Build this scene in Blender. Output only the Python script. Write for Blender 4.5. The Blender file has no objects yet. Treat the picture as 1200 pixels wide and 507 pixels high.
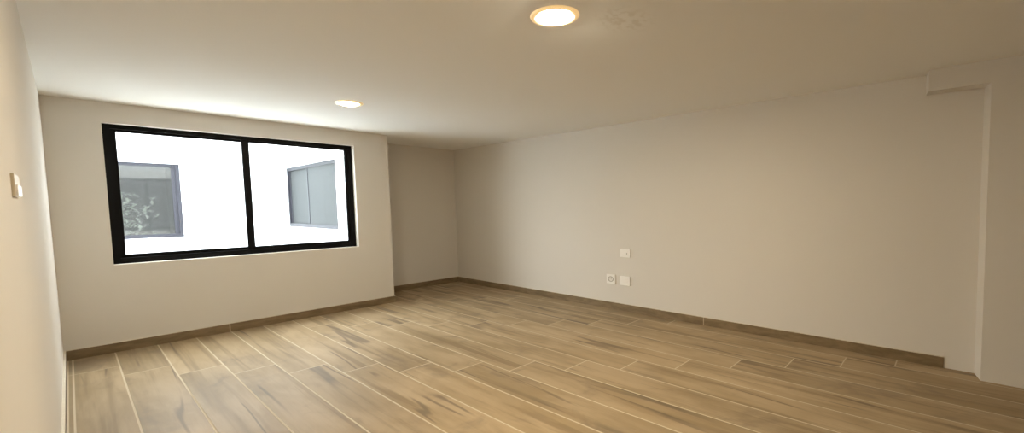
import bpy, bmesh, math, random
from mathutils import Matrix, Vector

# ------------------------------------------------------------------ camera, sky, exposure
scn = bpy.context.scene
col = scn.collection

cam_data = bpy.data.cameras.new('camera')
cam = bpy.data.objects.new('camera', cam_data)
col.objects.link(cam)
right = Vector((0.58589853, -0.81030693, -0.01120664))
fwd = Vector((0.80846906, 0.58540807, -0.06062315))
up = Vector((0.05568382, 0.02645879, 0.99809781))
m = Matrix((right, up, -fwd)).transposed().to_4x4()
m.translation = Vector((0, 0, 1.4))
cam.matrix_world = m
cam_data.sensor_fit = 'HORIZONTAL'
cam_data.sensor_width = 36.0
cam_data.lens = 492.04 / 1200 * 36.0
cam_data.shift_x = (600 - 760.0) / 1200
cam_data.shift_y = (269.98 - 253.5) / 1200
cam_data.clip_start = 0.01
scn.camera = cam

SKY_STRENGTH = 17.8
SKY_COLOUR = (0.93, 0.97, 1.0)
NEAR_LAMP = 660.0
FAR_LAMP = 150.0
LAMP_COLOUR = (1.0, 0.865, 0.63)
EXPOSURE = 0.09

world = bpy.data.worlds.new('overcast_sky')
scn.world = world
world.use_nodes = True
wb = world.node_tree.nodes['Background']
wb.inputs['Color'].default_value = (*SKY_COLOUR, 1)
wb.inputs['Strength'].default_value = SKY_STRENGTH

scn.view_settings.view_transform = 'Standard'
scn.view_settings.look = 'None'
scn.view_settings.exposure = EXPOSURE
scn.view_settings.gamma = 1.0
scn.view_settings.use_curve_mapping = False
cy = scn.cycles
cy.use_denoising = True
cy.max_bounces = 14
cy.diffuse_bounces = 10
cy.glossy_bounces = 6
cy.transparent_max_bounces = 16
cy.sample_clamp_indirect = 8.0

# a portal in the window opening guides the sky light (it gives no light itself)
pl = bpy.data.lights.new('sky_portal', 'AREA')
pl.shape = 'RECTANGLE'
pl.size, pl.size_y = 2.12, 1.40
pl.cycles.is_portal = True
po = bpy.data.objects.new('sky_portal', pl)
po.location = (1.30, 6.90, 1.565)         # in the window opening, facing the room
po.rotation_euler = (math.radians(-90), 0, 0)
col.objects.link(po)

# ------------------------------------------------------------------ helpers
def node_mat(name):
    mt = bpy.data.materials.new(name)
    mt.use_nodes = True
    nt = mt.node_tree
    return mt, nt, nt.nodes['Principled BSDF']


class N:
    """tiny node-graph writer"""
    def __init__(self, nt):
        self.nt = nt

    def new(self, t, **kw):
        n = self.nt.nodes.new(t)
        for k, v in kw.items():
            setattr(n, k, v)
        return n

    def put(self, sock, v):
        if hasattr(v, 'is_output'):
            self.nt.links.new(v, sock)
        else:
            sock.default_value = v

    def math(self, op, a, b=0.0, c=0.0, clamp=False):
        n = self.new('ShaderNodeMath', operation=op, use_clamp=clamp)
        self.put(n.inputs[0], a); self.put(n.inputs[1], b); self.put(n.inputs[2], c)
        return n.outputs[0]

    def vec(self, x, y, z):
        n = self.new('ShaderNodeCombineXYZ')
        self.put(n.inputs[0], x); self.put(n.inputs[1], y); self.put(n.inputs[2], z)
        return n.outputs[0]

    def noise(self, v, scale, detail=2.0, rough=0.5, dist=0.0):
        n = self.new('ShaderNodeTexNoise')
        self.put(n.inputs['Vector'], v)
        n.inputs['Scale'].default_value = scale
        n.inputs['Detail'].default_value = detail
        n.inputs['Roughness'].default_value = rough
        n.inputs['Distortion'].default_value = dist
        return n.outputs['Fac']

    def white(self, v):
        n = self.new('ShaderNodeTexWhiteNoise', noise_dimensions='3D')
        self.put(n.inputs['Vector'], v)
        return n.outputs['Value']

    def mix(self, f, a, b, blend='MIX'):
        n = self.new('ShaderNodeMix', data_type='RGBA', blend_type=blend)
        self.put(n.inputs[0], f)
        self.put(n.inputs[6], a if hasattr(a, 'is_output') else (*a, 1))
        self.put(n.inputs[7], b if hasattr(b, 'is_output') else (*b, 1))
        return n.outputs[2]

    def smooth(self, v, lo, hi):
        n = self.new('ShaderNodeMapRange', interpolation_type='SMOOTHSTEP')
        self.put(n.inputs[0], v)
        n.inputs[1].default_value = lo
        n.inputs[2].default_value = hi
        return n.outputs[0]

    def pos(self):
        return self.new('ShaderNodeNewGeometry').outputs['Position']

    def xyz(self, v):
        n = self.new('ShaderNodeSeparateXYZ')
        self.put(n.inputs[0], v)
        return n.outputs


def simple(name, colour, rough=0.5, metal=0.0, var=0.0, scale=8.0, bump=0.0, bscale=120.0, spec=0.5):
    mt, nt, b = node_mat(name)
    g = N(nt)
    if var:
        f = g.noise(g.pos(), scale, 3)
        lo = tuple(c * (1 - var) for c in colour)
        hi = tuple(min(1, c * (1 + var)) for c in colour)
        nt.links.new(g.mix(f, lo, hi), b.inputs['Base Color'])
    else:
        b.inputs['Base Color'].default_value = (*colour, 1)
    b.inputs['Roughness'].default_value = rough
    b.inputs['Metallic'].default_value = metal
    b.inputs['Specular IOR Level'].default_value = spec
    if bump:
        bn = g.new('ShaderNodeBump')
        bn.inputs['Strength'].default_value = bump
        bn.inputs['Distance'].default_value = 0.002
        nt.links.new(g.noise(g.pos(), bscale, 2), bn.inputs['Height'])
        nt.links.new(bn.outputs[0], b.inputs['Normal'])
    return mt


def link(name, bm, mat, parent=None, smooth=False, bevel=0.0):
    me = bpy.data.meshes.new(name)
    if bevel:
        bmesh.ops.bevel(bm, geom=list(bm.edges), offset=bevel, segments=2, affect='EDGES', profile=0.7)
    bmesh.ops.recalc_face_normals(bm, faces=list(bm.faces))
    bm.to_mesh(me)
    bm.free()
    if smooth:
        for p in me.polygons:
            p.use_smooth = True
    me.materials.append(mat)
    o = bpy.data.objects.new(name, me)
    col.objects.link(o)
    if parent:
        o.parent = parent
        o.matrix_parent_inverse = Matrix.Translation(-parent.location)
    return o


def box(bm, x0, x1, y0, y1, z0, z1):
    vs = [bm.verts.new(c) for c in ((x0, y0, z0), (x1, y0, z0), (x1, y1, z0), (x0, y1, z0),
                                    (x0, y0, z1), (x1, y0, z1), (x1, y1, z1), (x0, y1, z1))]
    for f in ((0, 3, 2, 1), (4, 5, 6, 7), (0, 1, 5, 4), (1, 2, 6, 5), (2, 3, 7, 6), (3, 0, 4, 7)):
        bm.faces.new([vs[i] for i in f])


def prism(bm, pts, z0, z1):
    lo = [bm.verts.new((x, y, z0)) for x, y in pts]
    hi = [bm.verts.new((x, y, z1)) for x, y in pts]
    n = len(pts)
    bm.faces.new(lo[::-1])
    bm.faces.new(hi)
    for i in range(n):
        bm.faces.new((lo[i], lo[(i + 1) % n], hi[(i + 1) % n], hi[i]))


def lathe(bm, prof, axis='Z', c=(0, 0, 0), n=48):
    rings = []
    for r, h in prof:
        ring = []
        for i in range(n):
            a = 2 * math.pi * i / n
            p = (r * math.cos(a), r * math.sin(a), h)
            if axis == 'X':
                p = (h, r * math.cos(a), r * math.sin(a))
            ring.append(bm.verts.new((c[0] + p[0], c[1] + p[1], c[2] + p[2])))
        rings.append(ring)
    for a, b in zip(rings, rings[1:]):
        for i in range(n):
            bm.faces.new((a[i], a[(i + 1) % n], b[(i + 1) % n], b[i]))
    return rings


def tag(o, label, cat, kind=None, group=None):
    o['label'] = label
    o['category'] = cat
    if kind:
        o['kind'] = kind
    if group:
        o['group'] = group
    return o


def empty(name, loc):
    o = bpy.data.objects.new(name, None)
    o.location = loc
    o.empty_display_size = 0.1
    col.objects.link(o)
    return o


def boxes(name, lst, mat, parent=None, bevel=0.0):
    bm = bmesh.new()
    for b in lst:
        box(bm, *b)
    return link(name, bm, mat, parent, bevel=bevel)


# ------------------------------------------------------------------ materials
M_wall = simple('warm_white_wall_paint', (0.70, 0.665, 0.615), 0.75, var=0.02, scale=1.3, bump=0.06, bscale=90, spec=0.25)
M_out = simple('white_exterior_render', (0.80, 0.82, 0.83), 0.9, var=0.05, scale=1.6, bump=0.2, bscale=40, spec=0.1)
M_black = simple('black_aluminium', (0.004, 0.004, 0.0045), 0.45, spec=0.12)
M_grey = simple('dark_grey_aluminium', (0.020, 0.020, 0.026), 0.5, spec=0.15)
M_plastic = simple('white_plastic', (0.90, 0.88, 0.85), 0.35)
M_ivory = simple('ivory_plastic', (0.62, 0.55, 0.42), 0.45)
M_mark = simple('dark_socket_plastic', (0.42, 0.38, 0.33), 0.5)
M_trim, nt, b = node_mat('trim_ring_painted_halo')     # emission added to the ring imitates the warm halo around the lens
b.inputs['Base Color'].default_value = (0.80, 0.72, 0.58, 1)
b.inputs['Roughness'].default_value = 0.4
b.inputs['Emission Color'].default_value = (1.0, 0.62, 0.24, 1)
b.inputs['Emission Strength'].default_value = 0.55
M_caulk = simple('pale_grout', (0.62, 0.56, 0.46), 0.8, var=0.1, scale=30)
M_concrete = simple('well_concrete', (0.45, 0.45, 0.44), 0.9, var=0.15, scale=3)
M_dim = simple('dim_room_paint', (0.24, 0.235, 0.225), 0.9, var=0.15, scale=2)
M_leaf = simple('pale_green_leaf', (0.55, 0.57, 0.50), 0.5, var=0.4, scale=12)
M_stem = simple('grey_brown_stem', (0.14, 0.12, 0.10), 0.8)
M_frost = simple('dark_reflecting_glass', (0.026, 0.028, 0.029), 0.40, spec=0.02)

# ceiling: white paint with a faint filled patch beside the near lamp
M_ceil, nt, b = node_mat('white_ceiling_paint')
g = N(nt)
P = g.pos()
s = g.xyz(P)
dx = g.math('SUBTRACT', s[0], 1.93)
dy = g.math('SUBTRACT', s[1], 1.55)
d = g.math('SQRT', g.math('ADD', g.math('MULTIPLY', dx, dx), g.math('MULTIPLY', dy, dy)))
patch = g.math('MULTIPLY', g.math('SUBTRACT', 1.0, g.smooth(d, 0.05, 0.22)), g.smooth(g.noise(P, 22, 3), 0.45, 0.62))
nt.links.new(g.mix(g.math('MULTIPLY', patch, 0.5), (0.86, 0.86, 0.85), (0.66, 0.63, 0.58)), b.inputs['Base Color'])
b.inputs['Roughness'].default_value = 0.85
b.inputs['Specular IOR Level'].default_value = 0.2

# wood-look porcelain planks, 1/6 stagger
PW, PL, X0 = 0.2764, 2.33, -0.076
M_floor, nt, b = node_mat('wood_look_floor_tile')
g = N(nt)
s = g.xyz(g.pos())
u = g.math('DIVIDE', g.math('SUBTRACT', s[0], X0), PW)
row = g.math('FLOOR', u)
fu = g.math('MULTIPLY', g.math('SUBTRACT', u, row), PW)
v = g.math('DIVIDE', g.math('ADD', g.math('SUBTRACT', s[1], 6.08), g.math('MULTIPLY', row, 0.381)), PL)
cl = g.math('FLOOR', v)
fv = g.math('MULTIPLY', g.math('SUBTRACT', v, cl), PL)
ex = g.math('MINIMUM', fu, g.math('SUBTRACT', PW, fu))
ey = g.math('MINIMUM', fv, g.math('SUBTRACT', PL, fv))
ecut = g.math('ABSOLUTE', g.math('SUBTRACT', s[0], -0.048))
e = g.math('MINIMUM', g.math('MINIMUM', ex, ey), ecut)
grout = g.math('SUBTRACT', 1.0, g.smooth(e, 0.0034, 0.0066))
r1 = g.white(g.vec(row, cl, 3.1))
r2 = g.white(g.vec(row, cl, 17.7))
ox = g.math('ADD', s[0], g.math('MULTIPLY', r1, 31.0))
oy = g.math('ADD', s[1], g.math('MULTIPLY', r2, 57.0))
def grain(fx, fy, k, scale, detail=3, rough=0.55, dist=0.0):
    return g.noise(g.vec(g.math('MULTIPLY', ox, fx), g.math('MULTIPLY', oy, fy), g.math('ADD', r1, k)), scale, detail, rough, dist)
blot = grain(1.0, 0.22, 0.0, 5.0, 4, 0.55, 0.4)
wave = grain(1.0, 0.035, 2.0, 12.0, 3, 0.55, 0.5)
fine = grain(1.0, 0.04, 4.0, 90.0, 2, 0.6)
cloud = grain(1.0, 0.55, 6.0, 3.2, 4, 0.6, 0.6)
c = g.mix(g.smooth(blot, 0.30, 0.70), (0.325, 0.240, 0.140), (0.438, 0.332, 0.210))
c = g.mix(g.math('MULTIPLY', g.smooth(wave, 0.48, 0.72), 0.66), c, (0.205, 0.148, 0.084))
c = g.mix(g.math('MULTIPLY', g.smooth(cloud, 0.53, 0.72), 0.50), c, (0.200, 0.155, 0.108))
c = g.mix(g.math('MULTIPLY', g.smooth(fine, 0.45, 0.75), 0.12), c, (0.20, 0.145, 0.095))
# narrow dark heart streaks on some planks
lane = grain(1.0, 0.045, 5.0, 4.6, 2, 0.5, 0.15)
thin = g.math('SUBTRACT', 1.0, g.smooth(g.math('ABSOLUTE', g.math('SUBTRACT', lane, 0.5)), 0.004, 0.026))
along = g.smooth(grain(0.5, 0.45, 9.0, 2.2, 1), 0.50, 0.62)
c = g.mix(g.math('MULTIPLY', g.math('MULTIPLY', thin, along), 0.62), c, (0.125, 0.093, 0.066))
tone = g.math('ADD', 0.83, g.math('MULTIPLY', g.white(g.vec(row, cl, 41.3)), 0.16))
tn = g.new('ShaderNodeVectorMath', operation='SCALE')
g.put(tn.inputs[0], c); g.put(tn.inputs['Scale'], tone)
c = g.mix(grout, tn.outputs[0], (0.53, 0.445, 0.325))
nt.links.new(c, b.inputs['Base Color'])
nt.links.new(g.math('ADD', 0.50, g.math('MULTIPLY', grout, 0.3)), b.inputs['Roughness'])
b.inputs['Specular IOR Level'].default_value = 0.09
bn = g.new('ShaderNodeBump')
bn.inputs['Strength'].default_value = 0.35
bn.inputs['Distance'].default_value = 0.003
nt.links.new(g.math('SUBTRACT', g.math('MULTIPLY', wave, 0.15), grout), bn.inputs['Height'])
nt.links.new(bn.outputs[0], b.inputs['Normal'])

# skirting: same tile, run along x or y, with its own joints
def skirting_mat(name, axis, joints):
    mt, nt, b = node_mat(name)
    g = N(nt)
    s = g.xyz(g.pos())
    a = s[0] if axis == 'x' else s[1]
    f = g.noise(g.vec(g.math('MULTIPLY', a, 0.3), g.math('MULTIPLY', s[2], 1.0), 0.0), 14, 4, 0.6, 0.4)
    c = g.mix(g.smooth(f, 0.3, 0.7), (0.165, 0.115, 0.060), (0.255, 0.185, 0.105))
    e = None
    for j in joints:
        d = g.math('ABSOLUTE', g.math('SUBTRACT', a, j))
        e = d if e is None else g.math('MINIMUM', e, d)
    if e is not None:
        c = g.mix(g.math('SUBTRACT', 1.0, g.smooth(e, 0.003, 0.006)), c, (0.50, 0.41, 0.29))
    nt.links.new(c, b.inputs['Base Color'])
    b.inputs['Roughness'].default_value = 0.42
    return mt

# clear glass: light passes, a fresnel part mirrors
def glass_mat(name, tint, haze=0.0, haze_col=(0.8, 0.8, 0.8)):
    mt, nt, b = node_mat(name)
    g = N(nt)
    nt.nodes.remove(b)
    out = nt.nodes['Material Output']
    tr = g.new('ShaderNodeBsdfTransparent'); tr.inputs[0].default_value = (*tint, 1)
    gl = g.new('ShaderNodeBsdfGlossy'); gl.inputs['Roughness'].default_value = 0.02
    lw = g.new('ShaderNodeLayerWeight'); lw.inputs[0].default_value = 0.5
    fr = g.math('ADD', 0.035, g.math('MULTIPLY', 0.9, g.math('POWER', lw.outputs['Facing'], 5.0)))
    mx = g.new('ShaderNodeMixShader')
    nt.links.new(fr, mx.inputs[0]); nt.links.new(tr.outputs[0], mx.inputs[1]); nt.links.new(gl.outputs[0], mx.inputs[2])
    last = mx.outputs[0]
    if haze:
        df = g.new('ShaderNodeBsdfDiffuse'); df.inputs[0].default_value = (*haze_col, 1)
        m2 = g.new('ShaderNodeMixShader'); m2.inputs[0].default_value = haze
        nt.links.new(last, m2.inputs[1]); nt.links.new(df.outputs[0], m2.inputs[2])
        last = m2.outputs[0]
    nt.links.new(last, out.inputs['Surface'])
    return mt

M_glass = glass_mat('clear_window_glass', (0.97, 0.99, 0.98))
M_dusty = glass_mat('dusty_window_glass', (0.62, 0.63, 0.62), 0.022, (0.7, 0.7, 0.72))

def lens_mat(name, strength):
    mt, nt, b = node_mat(name)
    b.inputs['Base Color'].default_value = (0.9, 0.85, 0.75, 1)
    b.inputs['Emission Color'].default_value = (*LAMP_COLOUR, 1)
    b.inputs['Emission Strength'].default_value = strength
    return mt

# ------------------------------------------------------------------ room shell
XL, XR = -0.094, 4.269          # left and right wall faces
YW, YA = 6.709, 7.549           # window wall face, alcove wall face
XS = 2.788                      # outer corner of the window wall
YB = -2.6                       # wall behind the camera
H = 2.457
XP = 4.115                      # face of the pier and beam
WX0, WX1, WZ0, WZ1 = 0.240, 2.360, 0.868, 2.262     # window opening
WT = 0.19                       # wall thickness

tag(boxes('floor', [(XL - .2, XR + .2, YB - .2, YA + .2, -0.15, 0.0)], M_floor),
    'beige wood-look plank tile floor with pale grout lines', 'floor', 'structure')
tag(boxes('ceiling', [(XL - .2, XR + .2, YB - .2, YW + WT, H, H + .2), (XS - WT, XR + .2, YW + WT, YA + .2, H, H + .2)], M_ceil),
    'plain white ceiling with two recessed lamps', 'ceiling', 'structure')
tag(boxes('wall_left', [(XL - .2, XL, YB - .2, YW, 0, H)], M_wall),
    'plain off-white wall at the left edge, seen at a steep angle', 'wall', 'structure')
tag(boxes('wall_right', [(XR, XR + .2, YB - .2, YA + .2, 0, H)], M_wall),
    'long plain beige-white wall on the right carrying three small plates', 'wall', 'structure')
tag(boxes('wall_back', [(XL, XR, YB - .2, YB, 0, H)], M_wall),
    'plain off-white wall behind the viewer', 'wall', 'structure')
tag(boxes('wall_window', [(XL - .2, WX0, YW, YW + WT, 0, H), (WX1, XS, YW, YW + WT, 0, H),
                          (WX0, WX1, YW, YW + WT, 0, WZ0), (WX0, WX1, YW, YW + WT, WZ1, H)], M_wall),
    'off-white wall around the black-framed window', 'wall', 'structure')
tag(boxes('wall_alcove', [(XS - WT, XR, YA, YA + .2, 0, H)], M_wall),
    'shaded end wall of the recess right of the window wall', 'wall', 'structure')
tag(boxes('wall_alcove_side', [(XS - WT, XS, YW + WT, YA, 0, H)], M_wall),
    'side wall of the recess, hidden behind the window wall corner', 'wall', 'structure')

# pier with a splayed edge, and the beam it carries
bm = bmesh.new()
prism(bm, [(XR, YB), (XR, -0.178), (XP, -0.212), (XP, YB)], 0, 2.288)
tag(link('wall_pier', bm, M_wall), 'shallow wall pier at the right edge with a lit splayed corner', 'pier', 'structure')
bm = bmesh.new()
prism(bm, [(XR, YB), (XR, 0.206), (XP, 0.180), (XP, YB)], 2.288, H)
tag(link('trim_beam', bm, M_wall), 'short boxed beam under the ceiling at the upper right', 'beam', 'structure')

# skirtings with a pale grout bead along the top
BH, BT = 0.092, 0.012
def skirting(name, pts, mat, label):
    (x0, x1, y0, y1), bead = pts
    o = boxes(name, [(x0, x1, y0, y1, 0, BH)], mat)
    tag(o, label, 'baseboard', 'structure')
    boxes('grout_bead', [(*bead, BH, BH + 0.005)], M_caulk, o)
    return o

skirting('baseboard_window', ((XL + .014, XS + BT, YW - BT, YW), (XL + .014, XS + BT, YW - BT + .001, YW)),
         skirting_mat('skirting_tile_window', 'x', [1.022]), 'brown tile baseboard below the window')
skirting('baseboard_alcove_side', ((XS, XS + BT, YW, YA - BT), (XS, XS + BT - .001, YW, YA - BT)),
         skirting_mat('skirting_tile_side', 'y', []), 'brown tile baseboard hidden round the recess corner')
skirting('baseboard_alcove', ((XS, XR - BT, YA - BT, YA), (XS, XR - BT, YA - BT + .001, YA)),
         skirting_mat('skirting_tile_alcove', 'x', []), 'brown tile baseboard at the end of the recess')
skirting('baseboard_right', ((XR - BT, XR, 0.027, YA), (XR - BT + .001, XR, 0.027, YA)),
         skirting_mat('skirting_tile_right', 'y', [2.309]), 'brown tile baseboard along the right wall, stopping short of the pier')
skirting('baseboard_left', ((XL, XL + .014, YB, YW - BT), (XL, XL + .013, YB, YW - BT)),
         skirting_mat('skirting_tile_left', 'y', []), 'narrow tile baseboard with a pale top edge along the left wall')

# ------------------------------------------------------------------ the black sliding window
FY0, FY1 = YW + 0.085, YW + 0.165
win = empty('window_1', ((WX0 + WX1) / 2, FY0, WZ0))
tag(win, 'large black-framed sliding window with two panes', 'window', 'structure')
fx0, fx1, fz0, fz1 = WX0, WX1, WZ0, WZ1
t = 0.052
boxes('window_frame', [(fx0, fx0 + t, FY0, FY1, fz0, fz1), (fx1 - t, fx1, FY0, FY1, fz0, fz1),
                       (fx0 + t, fx1 - t, FY0, FY1, fz0, fz0 + 0.056), (fx0 + t, fx1 - t, FY0, FY1, fz1 - 0.042, fz1)], M_black, win)
def sash(x0, x1, y0, sl, sr, label=None):
    y1 = y0 + 0.028
    z0, z1 = fz0 + 0.056, fz1 - 0.042
    o = boxes('sash', [(x0, x0 + sl, y0, y1, z0, z1), (x1 - sr, x1, y0, y1, z0, z1),
                       (x0 + sl, x1 - sr, y0, y1, z0, z0 + 0.034), (x0 + sl, x1 - sr, y0, y1, z1 - 0.026, z1)], M_black, win)
    bm = bmesh.new()
    box(bm, x0 + sl - .005, x1 - sr + .005, y0 + .011, y0 + .017, z0 + .03, z1 - .02)
    p = link('pane', bm, M_glass)
    p.parent = o
    p.matrix_parent_inverse = o.matrix_world.inverted()
    return o
bpy.context.view_layer.update()
MX0, MX1 = 1.243, 1.308
sash(fx0 + t, MX1, FY0 + 0.040, 0.036, 0.055)
sash(MX0, fx1 - t, FY0 + 0.008, 0.065, 0.036)

# ------------------------------------------------------------------ light well outside
WELL_X0, WELL_X1, WELL_Y1, WELL_TOP = -2.0, 2.6, 12.1, 3.2
G0 = -0.15
# side wall with its window opening
SY0, SY1, SZ0, SZ1 = 8.18, 11.30, 1.035, 2.245
tag(boxes('wall_well_side', [(WELL_X1, WELL_X1 + .3, YA + .2, SY0, G0, WELL_TOP), (WELL_X1, WELL_X1 + .3, SY1, WELL_Y1 + .3, G0, WELL_TOP),
                             (WELL_X1, WELL_X1 + .3, SY0, SY1, G0, SZ0), (WELL_X1, WELL_X1 + .3, SY0, SY1, SZ1, WELL_TOP)], M_out),
    'bright white outside wall on the right of the light well', 'wall', 'structure')
tag(boxes('wall_well_left', [(-3.2, -3.0, YW, WELL_Y1 + .2, G0, 2.4)], M_out),
    'unseen white wall added on the left of the light well to limit sky light', 'wall', 'structure')  # out of view, added to hold down the sky light on the right wall
# facing wall with its window opening
QX0, QX1, QZ0, QZ1 = -0.75, 1.314, 0.885, 2.285
tag(boxes('wall_well_far', [(-3.0, QX0, WELL_Y1, WELL_Y1 + .2, G0, WELL_TOP), (QX1, WELL_X1, WELL_Y1, WELL_Y1 + .2, G0, WELL_TOP),
                            (QX0, QX1, WELL_Y1, WELL_Y1 + .2, G0, QZ0), (QX0, QX1, WELL_Y1, WELL_Y1 + .2, QZ1, WELL_TOP)], M_out),
    'bright white outside wall facing the window across the light well', 'wall', 'structure')
tag(boxes('floor_well', [(-9.0, WELL_X1, YW + WT, WELL_Y1, G0 - .1, G0)], M_out),
    'pale paving at the bottom of the light well', 'floor', 'structure')

def far_window(name, loc, label, frame, sashes, panes):
    w = empty(name, loc)
    tag(w, label, 'window', 'structure')
    boxes('window_frame', frame, M_grey, w)
    for sh, pn, mat in zip(sashes, panes, (M_frost,) * 4 if name == 'window_3' else (M_dusty,) * 4):
        o = boxes('sash', sh, M_grey, w)
        p = boxes('pane', [pn], mat)
        p.parent = o
        p.matrix_parent_inverse = Matrix.Translation(-w.location)
        p.matrix_parent_inverse = Matrix.Identity(4)
        bpy.context.view_layer.update()
        p.matrix_parent_inverse = o.matrix_world.inverted()
    return w

# side window: frame set back in the wall
a0, a1 = WELL_X1 + 0.13, WELL_X1 + 0.19
f = 0.055
ym = 10.10
far_window('window_3', (a0, (SY0 + SY1) / 2, SZ0), 'grey-framed window with pale reflecting panes in the right outside wall',
           [(a0, a1, SY0, SY0 + f, SZ0, SZ1), (a0, a1, SY1 - f, SY1, SZ0, SZ1), (a0, a1, SY0 + f, SY1 - f, SZ0, SZ0 + .07), (a0, a1, SY0 + f, SY1 - f, SZ1 - .06, SZ1)],
           [[(a0 + .005, a0 + .025, SY0 + f, SY0 + f + .03, SZ0 + .07, SZ1 - .06), (a0 + .005, a0 + .025, ym - .05, ym, SZ0 + .07, SZ1 - .06)],
            [(a0 + .03, a0 + .05, ym - .02, ym + .04, SZ0 + .07, SZ1 - .06), (a0 + .03, a0 + .05, SY1 - f - .05, SY1 - f, SZ0 + .07, SZ1 - .06)]],
           [(a0 + .012, a0 + .018, SY0 + f + .03, ym - .05, SZ0 + .07, SZ1 - .06), (a0 + .037, a0 + .043, ym + .04, SY1 - f - .05, SZ0 + .07, SZ1 - .06)])

# facing window
b0, b1 = WELL_Y1 + 0.05, WELL_Y1 + 0.11
f = 0.05
xm = 0.30
w2 = far_window('window_2', ((QX0 + QX1) / 2, b0, QZ0), 'grey-framed window with dusty glass in the facing outside wall',
           [(QX0, QX0 + f, b0, b1, QZ0, QZ1), (QX1 - f, QX1, b0, b1, QZ0, QZ1), (QX0 + f, QX1 - f, b0, b1, QZ0, QZ0 + .07), (QX0 + f, QX1 - f, b0, b1, QZ1 - .06, QZ1)],
           [[(QX0 + f, QX0 + f + .05, b0 + .005, b0 + .025, QZ0 + .07, QZ1 - .06), (xm, xm + .05, b0 + .005, b0 + .025, QZ0 + .07, QZ1 - .06)],
            [(xm + .01, xm + .06, b0 + .03, b0 + .05, QZ0 + .07, QZ1 - .06), (QX1 - f - .06, QX1 - f, b0 + .03, b0 + .05, QZ0 + .07, QZ1 - .06)]],
           [(QX0 + f + .05, xm, b0 + .012, b0 + .018, QZ0 + .07, QZ1 - .06), (xm + .06, QX1 - f - .06, b0 + .037, b0 + .043, QZ0 + .07, QZ1 - .06)])

# dim room behind the facing window
RX0, RX1, RY0, RY1 = -1.1, 1.36, WELL_Y1 + .2, 14.6
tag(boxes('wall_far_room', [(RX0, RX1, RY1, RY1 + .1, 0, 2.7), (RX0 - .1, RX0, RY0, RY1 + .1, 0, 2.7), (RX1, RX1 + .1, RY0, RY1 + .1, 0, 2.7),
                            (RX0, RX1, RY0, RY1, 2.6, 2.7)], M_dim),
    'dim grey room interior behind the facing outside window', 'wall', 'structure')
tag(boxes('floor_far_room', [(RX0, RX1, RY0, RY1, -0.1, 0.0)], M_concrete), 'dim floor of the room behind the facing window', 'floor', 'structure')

# ------------------------------------------------------------------ plant behind the facing window
random.seed(5)
pr = empty('potted_plant', (0.55, 12.65, 0.0))
tag(pr, 'leafy plant behind the dusty glass of the facing outside window', 'plant')
bm = bmesh.new()
lathe(bm, [(0.001, 0.0), (0.13, 0.0), (0.17, 0.30), (0.155, 0.30), (0.15, 0.27), (0.001, 0.27)], c=(0.55, 12.65, 0), n=24)
link('pot', bm, M_concrete, pr, smooth=False)
lf, st = bmesh.new(), bmesh.new()
for k in range(46):
    a = random.uniform(0, 6.283)
    base = Vector((0.55, 12.65, 0.26))
    tip = base + Vector((math.cos(a) * random.uniform(.05, .55), math.sin(a) * random.uniform(.02, .22), random.uniform(0.65, 1.45)))
    prev = None
    for i in range(7):
        q = base.lerp(tip, i / 6) + Vector((math.cos(a), math.sin(a), 0)) * (-0.08 * math.sin(math.pi * i / 6))
        r = 0.008 * (1 - .7 * i / 6)
        ring = [st.verts.new(q + Vector((r * math.cos(w), r * math.sin(w), 0))) for w in (0, 2.09, 4.19)]
        if prev:
            for j in range(3):
                st.faces.new((prev[j], prev[(j + 1) % 3], ring[(j + 1) % 3], ring[j]))
        prev = ring
        if i >= 2:
            for _ in range(4):
                d = Vector((random.uniform(-1, 1), random.uniform(-1, .4), random.uniform(-.6, .7))).normalized()
                L = random.uniform(.08, .17)
                sd = d.cross(Vector((random.uniform(-.4, .4), random.uniform(-.4, .4), 1))).normalized() * L * .2
                nrm = sd.cross(d).normalized()
                p0, p1, p2 = q, q + d * L * .5 + nrm * .015, q + d * L - nrm * .02
                vs = [lf.verts.new(x) for x in (p0, p1 - sd, p1 + nrm * -.006, p1 + sd, p2)]
                lf.faces.new((vs[0], vs[1], vs[2])); lf.faces.new((vs[0], vs[2], vs[3]))
                lf.faces.new((vs[1], vs[4], vs[2])); lf.faces.new((vs[2], vs[4], vs[3]))
link('foliage', lf, M_leaf, pr)
link('stem', st, M_stem, pr)

# ------------------------------------------------------------------ recessed ceiling lamps
def downlight(x, y, label, strength):
    o = empty('recessed_downlight', (x, y, H))
    tag(o, label, 'ceiling lamp', group='recessed ceiling lamps')
    bm = bmesh.new()
    oval = Matrix.Translation((x, y, 0)) @ Matrix.Diagonal((0.82, 1.14, 1, 1)) @ Matrix.Translation((-x, -y, 0))
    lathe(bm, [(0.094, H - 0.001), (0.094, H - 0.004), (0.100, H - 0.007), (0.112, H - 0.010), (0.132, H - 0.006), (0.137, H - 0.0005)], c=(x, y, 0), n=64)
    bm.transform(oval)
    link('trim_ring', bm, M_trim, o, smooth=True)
    bm = bmesh.new()
    R = 0.093
    rings = lathe(bm, [(R, H - 0.001), (R, H - 0.006), (R * .92, H - 0.011), (R * .7, H - 0.0155), (R * .3, H - 0.018)], c=(x, y, 0), n=64)
    bm.transform(oval)
    bm.faces.new(rings[-1])
    link('lens', bm, lens_mat('lit_lamp_diffuser', strength), o, smooth=True)
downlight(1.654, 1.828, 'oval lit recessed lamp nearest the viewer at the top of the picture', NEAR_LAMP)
downlight(1.725, 4.961, 'smaller-looking lit recessed lamp further away, near the window wall', FAR_LAMP)

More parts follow.
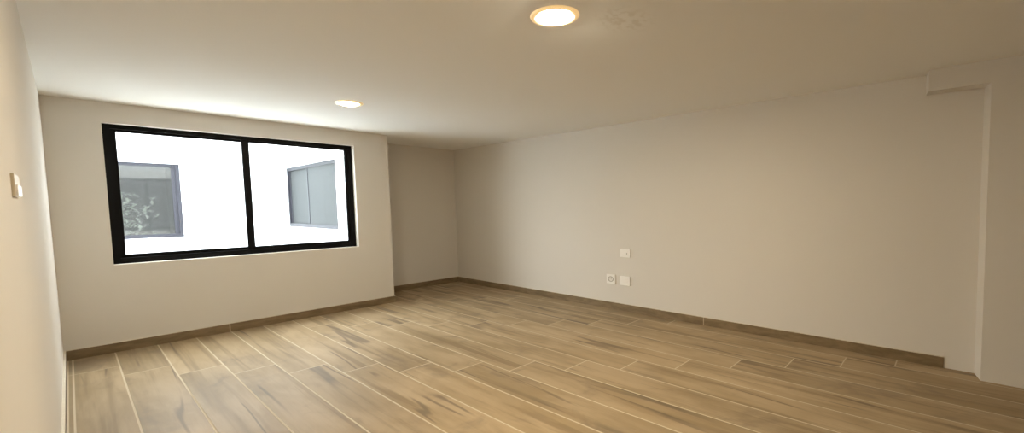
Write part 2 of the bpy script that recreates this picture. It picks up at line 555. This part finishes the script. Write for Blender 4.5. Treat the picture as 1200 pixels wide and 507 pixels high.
# ------------------------------------------------------------------ wall plates
def plate_right(name, label, cat, y0, y1, z0, z1, style):
    o = empty(name, (XR, (y0 + y1) / 2, z0))
    tag(o, label, cat)
    boxes('plate', [(XR - 0.020, XR, y0, y1, z0, z1)], M_plastic, o, bevel=0.003)
    yc, zc = (y0 + y1) / 2, (z0 + z1) / 2
    x = XR - 0.020
    if style == 'socket':
        bm = bmesh.new()
        lathe(bm, [(0.036, x), (0.036, x - 0.004), (0.028, x - 0.004), (0.028, x + .0005)], axis='X', c=(0, yc, zc), n=32)
        bm.transform(Matrix.Translation((0, yc, 0)) @ Matrix.Diagonal((1, 1.3, 1, 1)) @ Matrix.Translation((0, -yc, 0)))
        link('socket_ring', bm, M_mark, o, smooth=False)
        boxes('socket_contact', [(x - .001, x + .001, yc - .014, yc - .008, zc - .008, zc + .008), (x - .001, x + .001, yc + .008, yc + .014, zc - .008, zc + .008)], M_mark, o)
    elif style == 'switch':
        boxes('rocker', [(x - 0.004, x + .001, yc - .050, yc + .050, zc - .034, zc + .034)], M_plastic, o, bevel=0.0015)
        boxes('indicator', [(x - 0.0055, x - .0035, yc - .044, yc - .034, zc - .014, zc + .006)], M_mark, o)
    else:
        boxes('rocker', [(x - 0.004, x + .001, yc + .002, yc + .055, zc - .036, zc + .036)], M_plastic, o, bevel=0.0015)
        boxes('rocker', [(x - 0.004, x + .001, yc - .055, yc - .002, zc - .036, zc + .036)], M_plastic, o, bevel=0.0015)
plate_right('light_switch', 'white switch plate on the right wall, highest of the three plates', 'switch', 3.385, 3.549, 0.721, 0.828, 'switch')
plate_right('power_outlet', 'white plate with a round socket, lower left of the plates on right wall', 'outlet', 3.640, 3.790, 0.348, 0.472, 'socket')
plate_right('blank_outlet', 'white two-module plate directly below the highest plate on the right wall', 'outlet', 3.390, 3.556, 0.347, 0.466, 'double')

# switch on the left wall
y0, y1, z0, z1 = 2.27, 2.50, 1.447, 1.517
o = empty('wall_switch', (XL, (y0 + y1) / 2, z0))
tag(o, 'beige switch plate with white rockers on the left wall', 'switch')
boxes('plate', [(XL, XL + 0.007, y0, y1, z0, z1)], M_ivory, o, bevel=0.003)
for k in range(2):
    ya = y0 + .02 + k * .10
    boxes('rocker', [(XL + .005, XL + .011, ya, ya + .088, z0 + .003, z0 + .036)], M_plastic, o, bevel=0.002)
